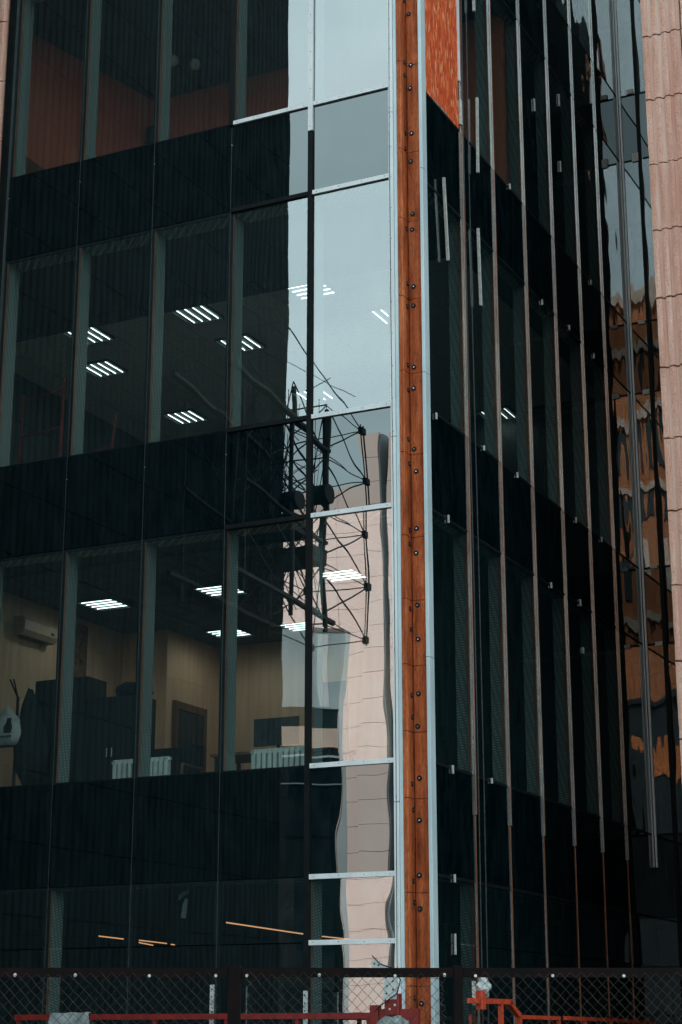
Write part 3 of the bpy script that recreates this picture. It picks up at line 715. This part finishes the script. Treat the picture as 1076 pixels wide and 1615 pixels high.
# torn tape behind the ground floor glass
e_ = empty('torn_tape', (-3.0,.42,3.0), 'torn grey strip of tape stuck inside the dark ground floor pane', 'tape')
m = MB(); m.quadstrip([[(-.02,0,-.02),(.05,0,-.03)],[(-.01,.01,.12),(.06,.01,.12)],[(.02,.02,.22),(.075,.01,.21)]]); m.quadstrip([[(-.06,-.01,.19),(-.055,-.01,.26)],[(.05,-.012,.25),(.055,-.012,.32)],[(.10,0,.29),(.06,0,.36)],[(.08,.02,.37),(.03,.02,.40)]])
m.build('strip', M['rag'], e_)

# ------------------------------------------------------------------ ribbed wings
def rib_panel(wd, ht, mats, pitch=.15, depth=.038, name='ribbed_panel'):
    """precast panel: rough raised bands, smooth grooves, joints open; local x across, -y out, z up"""
    b = MB(); n_ = max(1, round(wd/pitch)); p = wd/n_; prof = []; rough = []
    for i in range(n_):
        x = -wd/2+p*i
        prof += [(x+.02*p, -depth),(x+.28*p, -depth*1.12),(x+.54*p, -depth),(x+.62*p, -.010),(x+.80*p, 0),(x+.985*p, -.008)]
        rough += [0, 0, 1, 1, 1, 1]
    prof += [(wd/2, -depth)]
    rows = []; nr = 9
    for q in range(nr):
        z = -ht/2+.010+(ht-.020)*q/(nr-1)
        rows.append([(x+(random.uniform(-.004,.004) if y < -depth*.8 else 0), y*random.uniform(.93,1.07), z + (random.uniform(-.005,.005) if q in (0, nr-1) else 0)) for x, y in prof])
    b.quadstrip(rows); k = len(prof)
    for r_ in range(nr-1):
        for c_ in range(k-1): b.m[r_*(k-1)+c_] = rough[c_]
    b.v += [(-wd/2,.05,-ht/2+.012),(wd/2,.05,-ht/2+.012),(-wd/2,.05,ht/2-.012),(wd/2,.05,ht/2-.012)]
    q = len(b.v)-4
    b.face([q]+[q+1]+list(range(k-1,-1,-1))); b.face([q+3,q+2]+list(range((nr-1)*k,nr*k)))
    b.face([i*k for i in range(nr)]+[q+2,q]); b.face([q+1,q+3]+[i*k-1 for i in range(nr,0,-1)])
    return b.mesh(name, mats)
PINK = [M['pink_rib'], M['pink_groove']]; SHADED = [M['shade_rib'], M['shade_rib']]
# right-hand wing: pink ribbed front in the plane y = 3
WE = empty('ribbed_wing', (2.70,3.0,0), 'pink ribbed concrete wing standing at the right edge beyond the side facade', 'building wing')
cols = [(0,.56),(.56,1.74),(1.74,2.92),(2.92,4.10)]
zj = [.17+1.0*i for i in range(0,24)]
for (a, c_) in cols:
    me = [rib_panel(c_-a-.012, 1.0, PINK, .15) for _ in range(2)]
    for i, z in enumerate(zj[:-1]): place('ribbed_panel', me[i % 2], WE, ((a+c_)/2+random.uniform(-.003,.003), random.uniform(-.012,.004), z+.5), (0, 0, random.uniform(-.004,.004)))
me = rib_panel(1.56, 1.0, SHADED, .19, .018)  # slot side of the wing, coloured as if in deep shade
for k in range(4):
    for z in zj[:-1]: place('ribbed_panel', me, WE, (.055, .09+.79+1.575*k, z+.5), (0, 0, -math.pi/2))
b = MB(); b.box(.11,.06,0,8.0,9.0,23.1); b.build('core_wall', M['slab'], WE)
# left-hand wing: ribbed side wall turned to the glass, its shade put into the colour, pink strip on its return
WW = empty('ribbed_wing', (-6.10,0,0), 'ribbed wing at the left edge whose side wall, coloured as in shade, darkens the glass', 'building wing')
WX = -6.02+6.10-.28                     # face of the side wall, local x
WLEN = 9.28
me = rib_panel(WLEN/3-.012, 1.0, SHADED, .17, .018)
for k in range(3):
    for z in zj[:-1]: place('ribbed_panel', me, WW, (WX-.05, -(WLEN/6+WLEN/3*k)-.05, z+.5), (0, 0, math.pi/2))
b = MB(); b.box(-9, -WLEN-.05, 0, WX-.105, -.06, 23.1); b.build('core_wall', M['slab'], WW)
me = rib_panel(.34, 1.0, PINK, .17)
for z in zj[:-1]: place('ribbed_panel', me, WW, (-.20, -.012, z+.5))

# ------------------------------------------------------------------ steel lattice on the end of the left wing
GA = empty('steel_lattice', (-6.2,-8.0,8.5), 'black steel lattice gantry reflected in the corner panes', 'steel gantry')
gx = 6.2-5.0                               # local x of the front plane
def P3(x, y, z): return Vector((x, y+8.0, z-8.5))      # world y (minus = away from the glass) to local
def part(nm, segs, mat='dark_steel'):
    m = MB()
    for a, c_, r_ in segs: m.bar(P3(*a), P3(*c_), r_*(.50 if r_ > .04 else .50), 6)
    return m.build(nm, M[mat], GA)
X0, X1 = .05, gx
for y, r_ in ((-5.4,.05),(-7.1,.085),(-8.4,.10)):
    for x in (X0, X1): part('post', [((x,y,8.4),(x,y,12.5 if y < -6 else 11.9),r_)])
for x in (X0, X1):
    part('boom', [((x,-5.0,12.25),(x,-8.45,11.72),.12)])
    part('boom', [((x,-5.0,8.78),(x,-8.7,8.62),.12)])
    part('boom', [((x,-5.4,10.35),(x,-8.5,10.0),.10)])
    part('outer_post', [((x,-10.1,8.45),(x,-10.1,12.72),.035),((x,-9.98,8.45),(x,-9.98,12.72),.025)])
zz = [8.55,9.57,10.55,11.60,12.60]
for z in zz:
    for x in (X0, X1):
        nb = MB(); nb.bbox(x-.055, 8-10.13, z-8.5-.06, x+.05, 8-9.96, z-8.5+.06, .015); nb.build('node_plate', M['dark_steel'], GA)
        part('rail', [((x,-10.05,z),(x,-8.4,z-.02),.022)])
    part('rail', [((X0,-10.05,z),(X1,-10.05,z),.022)])
    part('rail', [((X0,-8.4,z),(X1,-8.4,z),.03)])
rg = random.Random(11)
for z, z2 in zip(zz, zz[1:]):
    for x in (X0, X1):
        part('brace', [((x,-10.05,z),(x,-8.4,z2-.1),.026)])
        part('brace', [((x,-10.05,z2),(x,-8.4,z+.2),.030)])
        part('brace', [((x,-8.4,z),(x,-7.1,z2),.028)]); part('brace', [((x,-8.4,z2),(x,-7.1,z),.028)])
        part('brace', [((x,-7.1,z),(x,-5.4,z2),.026)])
    part('brace', [((X0,-10.05,z),(X1,-8.4,z2),.02)]); part('brace', [((X1,-9.3,z),(X0,-8.4,z2),.018)])
    part('brace', [((X0,-8.4,z),(X1,-7.1,z2),.02)])
for k in range(80):
    y0_ = rg.uniform(-9.0,-6.6); z0_ = rg.uniform(8.6,11.8); part('brace', [((rg.uniform(X0,X1),y0_,z0_),(rg.uniform(X0,X1),y0_+rg.uniform(-.9,.9),z0_+rg.uniform(.5,1.3)),rg.choice((.010,.014,.018,.024)))])
for k in range(8):
    y = rg.uniform(-9.3,-7.0); part('rod', [((rg.uniform(X0,X1),y,rg.uniform(8.5,9.5)),(rg.uniform(X0,X1),y+rg.uniform(-.3,.3),rg.uniform(11.5,13.0)),.013)])
part('stay', [((X1,-5.6,13.9),(X1,-10.05,12.62),.025)]); part('stay', [((X0,-6.3,13.6),(X1,-9.6,13.15),.015)]); part('stay', [((X1,-7.6,12.6),(X1,-8.6,13.2),.02)])
d_ = MB(); d_.bar(P3(X1-.25,-8.25,10.85), P3(X1+.15,-8.25,10.85), .18, 16); d_.build('winch_drum', M['dark_steel'], GA)
d_ = MB(); d_.bar(P3(X1-.20,-7.2,10.45), P3(X1+.1,-7.2,10.45), .16, 12); d_.build('winch_drum', M['dark_steel'], GA)
for y0, y1, z in ((-7.9,-7.2,10.1),(-8.6,-8.0,9.75)):
    d_ = MB(); d_.bbox(X0, y0+8, z-8.5-.14, X1, y1+8, z-8.5+.14, .02); d_.build('machine_box', M['dark_steel'], GA)
for z in (8.6, 10.0, 12.1):
    part('wall_bracket', [((-.15,-8.4,z),(X0,-8.4,z),.06)]); part('wall_bracket', [((-.15,-7.1,z),(X0,-7.1,z),.06)])

# ------------------------------------------------------------------ across the street: pink tower, dark block, brick block
T = empty('stone_tower', (-29.0,-62.5,0), 'pale pink stone-faced tower reflected in the corner panes', 'tower')
def tiles_on(parent, x0, x1, z0, z1, wd, ht, yf, mat, face='y'):
    nx = max(1, round((x1-x0)/wd)); nz = max(1, round((z1-z0)/ht)); a = (x1-x0)/nx; c_ = (z1-z0)/nz
    m = MB(); m.box(-a/2+.011, -.05, -c_/2+.011, a/2-.011, .05, c_/2-.011); me = m.mesh('stone_panel', mat)
    for i in range(nx):
        for k in range(nz):
            u = x0+a*(i+.5); z = z0+c_*(k+.5)
            if face == 'y': place('stone_panel', me, parent, (u, yf+random.uniform(-.012,.012), z))
            else: place('stone_panel', me, parent, (yf, u, z), (0,0,math.pi/2))
b = MB(); b.box(-5.5,-9,0,2.5,-.06,29.4); b.box(-.5,-6,29.4,.72,.55,31.9); b.box(-.5,-.06,0,.72,.55,29.4); b.box(1.12,-6,0,2.5,.55,31.8); b.build('core_wall', M['pink_joint'], T)
tiles_on(T, -5.5, -.5, 0, 29.4, 1.66, 1.28, 0, M['pink_stone'])
tiles_on(T, -.5, .72, 0, 32.0, 1.22, 1.28, .6, M['pink_stone'])
tiles_on(T, 1.12, 2.5, 0, 31.9, 1.38, 1.28, .6, M['pink_stone'])
m = MB(); m.box(.78,-.05,0,1.06,.02,29.4); m.build('shade_recess', M['grey_panel'], T)  # grey colour stands for the shade in the tower's recess
m = MB(); m.box(.721,-.05,0,.77,.55,31.9); m.build('shade_side', M['grey_panel'], T)  # shaded flank of the fin, painted grey

D = empty('dark_office_block', (-10.9,-21.4,0), 'dark glazed low block with a pale parapet reflected beside the tower', 'office block', rz=R(-33))
b = MB(); b.box(-9,-9,0,-.12,-.02,9.55); b.build('wall', M['dark_block'], D)
b = MB(); b.box(-9,-9,9.56,-.05,.03,11.55); b.build('parapet', M['grey_panel'], D)
b = MB(); b.box(-.10,-.12,0,0,.06,11.6); b.build('corner_trim', M['white'], D)
b = MB(); b.box(-9,-.019,11.551,-.11,.05,11.66); b.build('coping', M['pink_joint'], D)
b = MB(); b.box(-.75,.0305,9.6,-.42,.036,11.5); b.build('wall_stripe', M['white'], D)
b = MB(); b.box(-9,-.019,8.55,-.13,.04,9.05); b.build('band', M['render_pale'], D)
for z, h_ in ((8.28,.05),(7.6,.03)):
    b = MB(); b.box(-9,-.019,z,-.13,.04,z+h_); b.build('band', M['grey_panel'], D)
for i in range(5):
    for z in (1.0, 2.7, 5.4, 6.4):
        x = -1.45-1.4*i; m = MB(); m.box(x,-.019,z-.1,x+1.2,.012,z+.8); m.build('window', M['window_dark'], D)

K = empty('brick_apartment_block', (13.2,-35.0,0), 'orange brick block with pale bands reflected warped in the far corner glass', 'apartment block', rz=R(-16))
b = MB(); b.box(-6.7,-10,0,6.7,-.25,33); b.build('wall', M['brick'], K)
pm = MB(); pm.box(-.50,-.25,0,.50,.0,33); pier = pm.mesh('brick_pier', M['brick'])
wmh = MB(); wmh.box(-.85,-.24,0,.85,-.16,1.9); win = wmh.mesh('window', M['window_dark'])
sm = MB(); sm.box(-6.8,-.24,0,6.8,.16,.42)
band = sm.mesh('pale_band', M['render_pale'])
for i in range(7): place('brick_pier', pier, K, (-6.7+2.233*i,0,0))
rw = random.Random(3)
for k in range(10):
    if k % 2 or k > 7: place('pale_band', band, K, (0,0,2.7+3.1*k))
    for i in range(6):
        if rw.random() < .68: place('window', win, K, (-5.58+2.233*i+rw.uniform(-.12,.12),0,.75+3.1*k+rw.uniform(-.2,.2)))
b = MB(); b.box(-6.9,-10,33.0,6.9,.3,33.6); b.build('roof', M['render_pale'], K)
PD = empty('dark_shed', (12.4,-33.6,0), 'dark clad shed with an orange sheet, standing before the brick block', 'shed', rz=R(-16))
b = MB(); b.box(-6.5,-.6,0,6.5,0,15.0); b.build('wall', M['dark_shed'], PD)
for i in range(13):
    b = MB(); b.box(-6.5+i, .001, .1, -6.44+i, .05, 14.9); b.build('wall_rib', M['dark_shed'], PD)
b = MB(); b.box(-6.7,-.8,15.0,6.7,.25,15.3); b.build('roof', M['dark_shed'], PD)
b = MB(); b.box(-1.2,.055,11.6,.7,.09,13.2); b.build('orange_sheet', M['orange_sheet'], PD)

# ------------------------------------------------------------------ ropes, work cradles, fence
def rope(x, y, z0, z1, lab, r_=.006, x2=None):
    m = MB(); n_ = 8; pts = [(x+((x2 or x)-x)*i/n_+.01*math.sin(i*1.3), y, z0+(z1-z0)*i/n_) for i in range(n_+1)]
    m.path(pts, r_, 6); tag(m.build('steel_rope', M['rope']), lab, 'rope', 'steel ropes of the work cradles')
rope(.235, -.30, 1.9, TOP+.5, 'thin steel rope hanging against the corner pane left of the column', .005)
rope(.90, .585, 1.7, TOP+.5, 'steel rope before the side facade, nearer the column of the two', .007)
rope(.90, .76, 1.7, TOP+.5, 'steel rope before the side facade, farther from the column of the two', .007)

CR = empty('work_cradle', (-2.0,-.8,1.0), 'red steel work cradle along the left facade, ending at the column', 'work cradle')
def cbar(root, nm, a, c_, r_, mat, n_=4):
    m = MB(); m.bar(a, c_, r_, n_); return m.build(nm, M[mat], root)
cbar(CR, 'top_rail', (-2.55,0,.79), (2.16,0,.79), .045, 'red_paint')
cbar(CR, 'top_rail', (-2.55,-.6,.55), (2.16,-.6,.55), .035, 'red_paint')
cbar(CR, 'middle_rail', (-2.55,0,.35), (2.16,0,.35), .03, 'red_paint')
for x in (-2.5,-1.55,-.6,.35,1.25,2.12): cbar(CR, 'upright', (x,0,-.35), (x,0,.785), .03, 'red_paint')
m = MB(); m.bbox(2.15,-.05,-.35,2.25,.05,.90,.006); m.build('end_post', M['red_paint'], CR)
m = MB(); m.box(2.26,-.03,.62,2.72,.03,.86); m.build('end_bracket', M['red_paint'], CR)
m = MB(); m.bbox(2.33,-.06,.80,2.50,.045,1.02,.01); m.build('hoist_block', M['red_paint'], CR)
m = MB(); m.box(-2.6,-.62,-.36,2.7,.02,-.32); m.build('deck', M['dark_steel'], CR)
for y in (0,-.6):
    for x in (-2.5, 2.2): cbar(CR, 'deck_beam', (x,y,-.34), (x,y,.5), .03, 'red_paint')
# white hoist arm with holes and its cable
ha = MB(); poly = [(2.32,.96),(2.48,.96),(2.49,1.26),(2.40,1.29),(2.24,1.38),(2.17,1.36),(2.20,1.30),(2.33,1.20)]
n_ = len(poly); ha.v += [(x,-.065,z) for x,z in poly]+[(x,-.045,z) for x,z in poly]
ha.face(list(range(n_))); ha.face(list(range(2*n_-1,n_-1,-1)))
for i in range(n_): ha.face([i,i+n_,(i+1)%n_+n_,(i+1)%n_])
arm = ha.build('hoist_arm', M['perf_white'], CR)
for x, z in ((2.36,1.02),(2.44,1.06),(2.37,1.10),(2.44,1.15),(2.36,1.19),(2.44,1.23),(2.33,1.26),(2.27,1.32),(2.22,1.335)):
    m = MB(); m.bar((x,-.066,z),(x,-.069,z),.011,7); m.build('hole', M['rubber'], arm)
m = MB(); m.path([(2.2,-.08,1.42),(2.30,-.09,1.33),(2.46,-.09,1.28),(2.54,-.09,1.16),(2.50,-.09,1.02),(2.34,-.09,.92),(2.24,-.09,.84)], .007, 5); m.build('cable', M['rubber'], CR)
for x, z in ((2.37,.96),(2.46,.90),(2.40,.86)):
    m = MB(); m.bar((x,-.061,z),(x,-.068,z),.014,6); m.build('bolt', M['steel'], CR)
t_ = lumpy('wrapped_motor', (.42,-.86,1.60), (.22,.18,.16), M['rag'], 4.4, seg=24, amp=.30); tag(t_, 'grey plastic-wrapped lump under the red hoist block by the column', 'wrapped motor')
ps = MB(); xs = [-.27+.54*i/12 for i in range(13)]
for s0, y0_, z0_ in ((1,-.075,-.30),(1,-.06,-.10),(1,-.052,.038),(1,0,.052),(1,.05,.036),(1,.058,-.14)):
    ps.v += [(x*(1+.10*(y0_ < 0)*(z0_ < 0)), y0_+.012*noise.noise(Vector((x*9,z0_*7,1.3))), z0_+.018*noise.noise(Vector((x*7,z0_*5,4.1)))) for x in xs]
for r_ in range(5):
    for c_ in range(12): ps.face([r_*13+c_, r_*13+c_+1, (r_+1)*13+c_+1, (r_+1)*13+c_])
t_ = ps.build('plastic_sheet', M['rag'], None, (-3.75,-.80,1.79), True); tag(t_, 'grey plastic sheet hung over the red rail at the left', 'plastic sheet')
for x, zt, lab in ((-2.08,2.15,'pale perforated post before the third bay of the ground floor, left one'),(-.86,2.07,'pale perforated post before the second bay of the ground floor, right one')):
    e_ = empty('perforated_post', (x,-.4,0), lab, 'post', 'pale perforated posts behind the fence')
    m = MB(); m.box(-.022,-.015,0,.022,.015,zt); pp = m.build('post_bar', M['perf_white'], e_)
    for k in range(12):
        m = MB(); m.bar((0,-.0155,zt-.05-.085*k),(0,-.018,zt-.05-.085*k),.010,6); m.build('hole', M['rubber'], pp)

CB = empty('work_cradle', (1.1,1.0,1.0), 'orange red work cradle with a bent end frame along the side facade', 'work cradle')
m = MB(); m.bar((0,-1.30,.95),(0,-.05,.955),.040,4); m.build('end_bar', M['orange_paint'], CB)
m = MB(); m.path([(0,-.10,.95),(0,.22,.80),(0,.26,.0)], .040, 4); m.build('bent_post', M['orange_paint'], CB)
cbar(CB, 'upright', (0,-.36,-.35), (0,-.36,.93), .035, 'orange_paint')
m = MB(); m.bbox(-.03,-1.05,.86,.05,-.93,1.06,.01); m.build('hoist_clamp', M['orange_paint'], CB)
cbar(CB, 'top_rail', (0,.30,.79), (0,1.62,.785), .032, 'orange_paint')
cbar(CB, 'top_rail', (0,1.85,.79), (0,5.7,.765), .032, 'orange_paint')
for y in (1.6,2.6,3.7,4.8,5.6): cbar(CB, 'upright', (0,y,-.35), (0,y,.76), .03, 'orange_paint')
cbar(CB, 'deck_beam', (0,-1.3,-.35), (0,5.7,-.35), .04, 'orange_paint')
m = MB(); m.box(.0,-1.3,-.30,.6,5.7,-.26); m.build('deck', M['dark_steel'], CB)
cbar(CB, 'upright', (0,-1.28,-.35), (0,-1.28,.80), .018, 'red_paint')
m = MB(); m.box(1.075,-.16,1.90,1.095,-.10,2.16); tag(m.build('white_slat', M['white_clip']), 'short white slat upright above the orange bar behind the fence', 'slat')
t_ = lumpy('plastic_rag', (1.10,.10,2.10), (.065,.05,.11), M['bag'], 2.2, seg=22, amp=.62); tag(t_, 'crumpled white plastic rag hanging above the orange bar', 'rag')

# chain-link fence, 12 m before the camera; local x runs along it
fw = Vector((-.4378,.8991,0)); FD = 12.0
FE = empty('chain_link_fence', (8.703+fw.x*FD, -19.12+fw.y*FD, 0), 'dark steel-framed chain-link fence in front of the building', 'fence', rz=R(25.963))
for x0, x1 in ((-4.5,-.69),(-.69,.76),(.76,4.5)):
    m = MB(); m.bbox(x0+.0425 if x0 < .5 else x0+.0305,-.03,1.953,x1-.0305 if x1 < 4 and x1 > 0 else x1-.0425,.03,2.012,.003); m.build('top_rail', M['fence_paint'], FE)
    m = MB(); m.box(x0+.045,-.02,.12,x1-.045,.02,.16); m.build('bottom_rail', M['fence_paint'], FE)
for x, hw in ((-4.5,.04),(-.69,.042),(.76,.030),(4.5,.04)):
    m = MB(); m.bbox(x-hw,-.035,0,x+hw,.035,2.03,.006); m.build('post', M['fence_paint'], FE)
def mesh_panel(x0, x1, seed):
    rr = random.Random(seed); m = MB(); px = .0345; pz = .036; nz = 52; ztop = 1.985; nx = int((x1-x0)/px)
    jit = [[(rr.uniform(-.003,.003), rr.uniform(-.004,.004)) for _ in range(nz+1)] for _ in range(nx+2)]
    sag = lambda x: -.012*math.sin((x-x0)/(x1-x0)*math.pi*3)**2
    for i in range(nx):
        for k in range(nz):
            a, b_ = (i, i+1) if (i+k) % 2 else (i+1, i)
            ja, jb = jit[a][k], jit[b_][k+1]
            pa = (x0+a*px+ja[0], -.036+.004*((i+k)%2), ztop-k*pz+ja[1]+sag(x0+a*px)); pb = (x0+b_*px+jb[0], -.036-.004*((i+k)%2), ztop-(k+1)*pz+jb[1]+sag(x0+b_*px))
            m.bar(pa, pb, .0016, 3, cap=False)
    o = m.build('wire_mesh', M['wire'], FE); o['kind'] = 'stuff'
for i, (x0, x1) in enumerate(((-2.9,-.78),(-.62,.68),(.83,2.9))): mesh_panel(x0, x1, i)
for x in (-2.25,-2.11,-1.72,-1.24,-.81,-.61,-.14,.35,.67,.87,1.37,1.83,2.24):
    m = MB(); m.bar((x,-.04,1.962+random.uniform(-.01,.01)),(x,-.052,1.962),.010,8); m.build('fixing_cap', M['white_clip'], FE)
for x, s_ in ((-.60,1),(.66,-1),(.86,1),(-.82,-1)):
    m = MB(); z = 1.97; rr = random.Random(int(x*100)); pts = [(x,-.04,z)]
    for k in range(26):
        z -= .013; pts.append((x+s_*rr.uniform(-.02,.02), -.04+rr.uniform(-.01,.01), z))
    m.path(pts, .002, 3); m.build('binding_wire', M['wire'], FE)
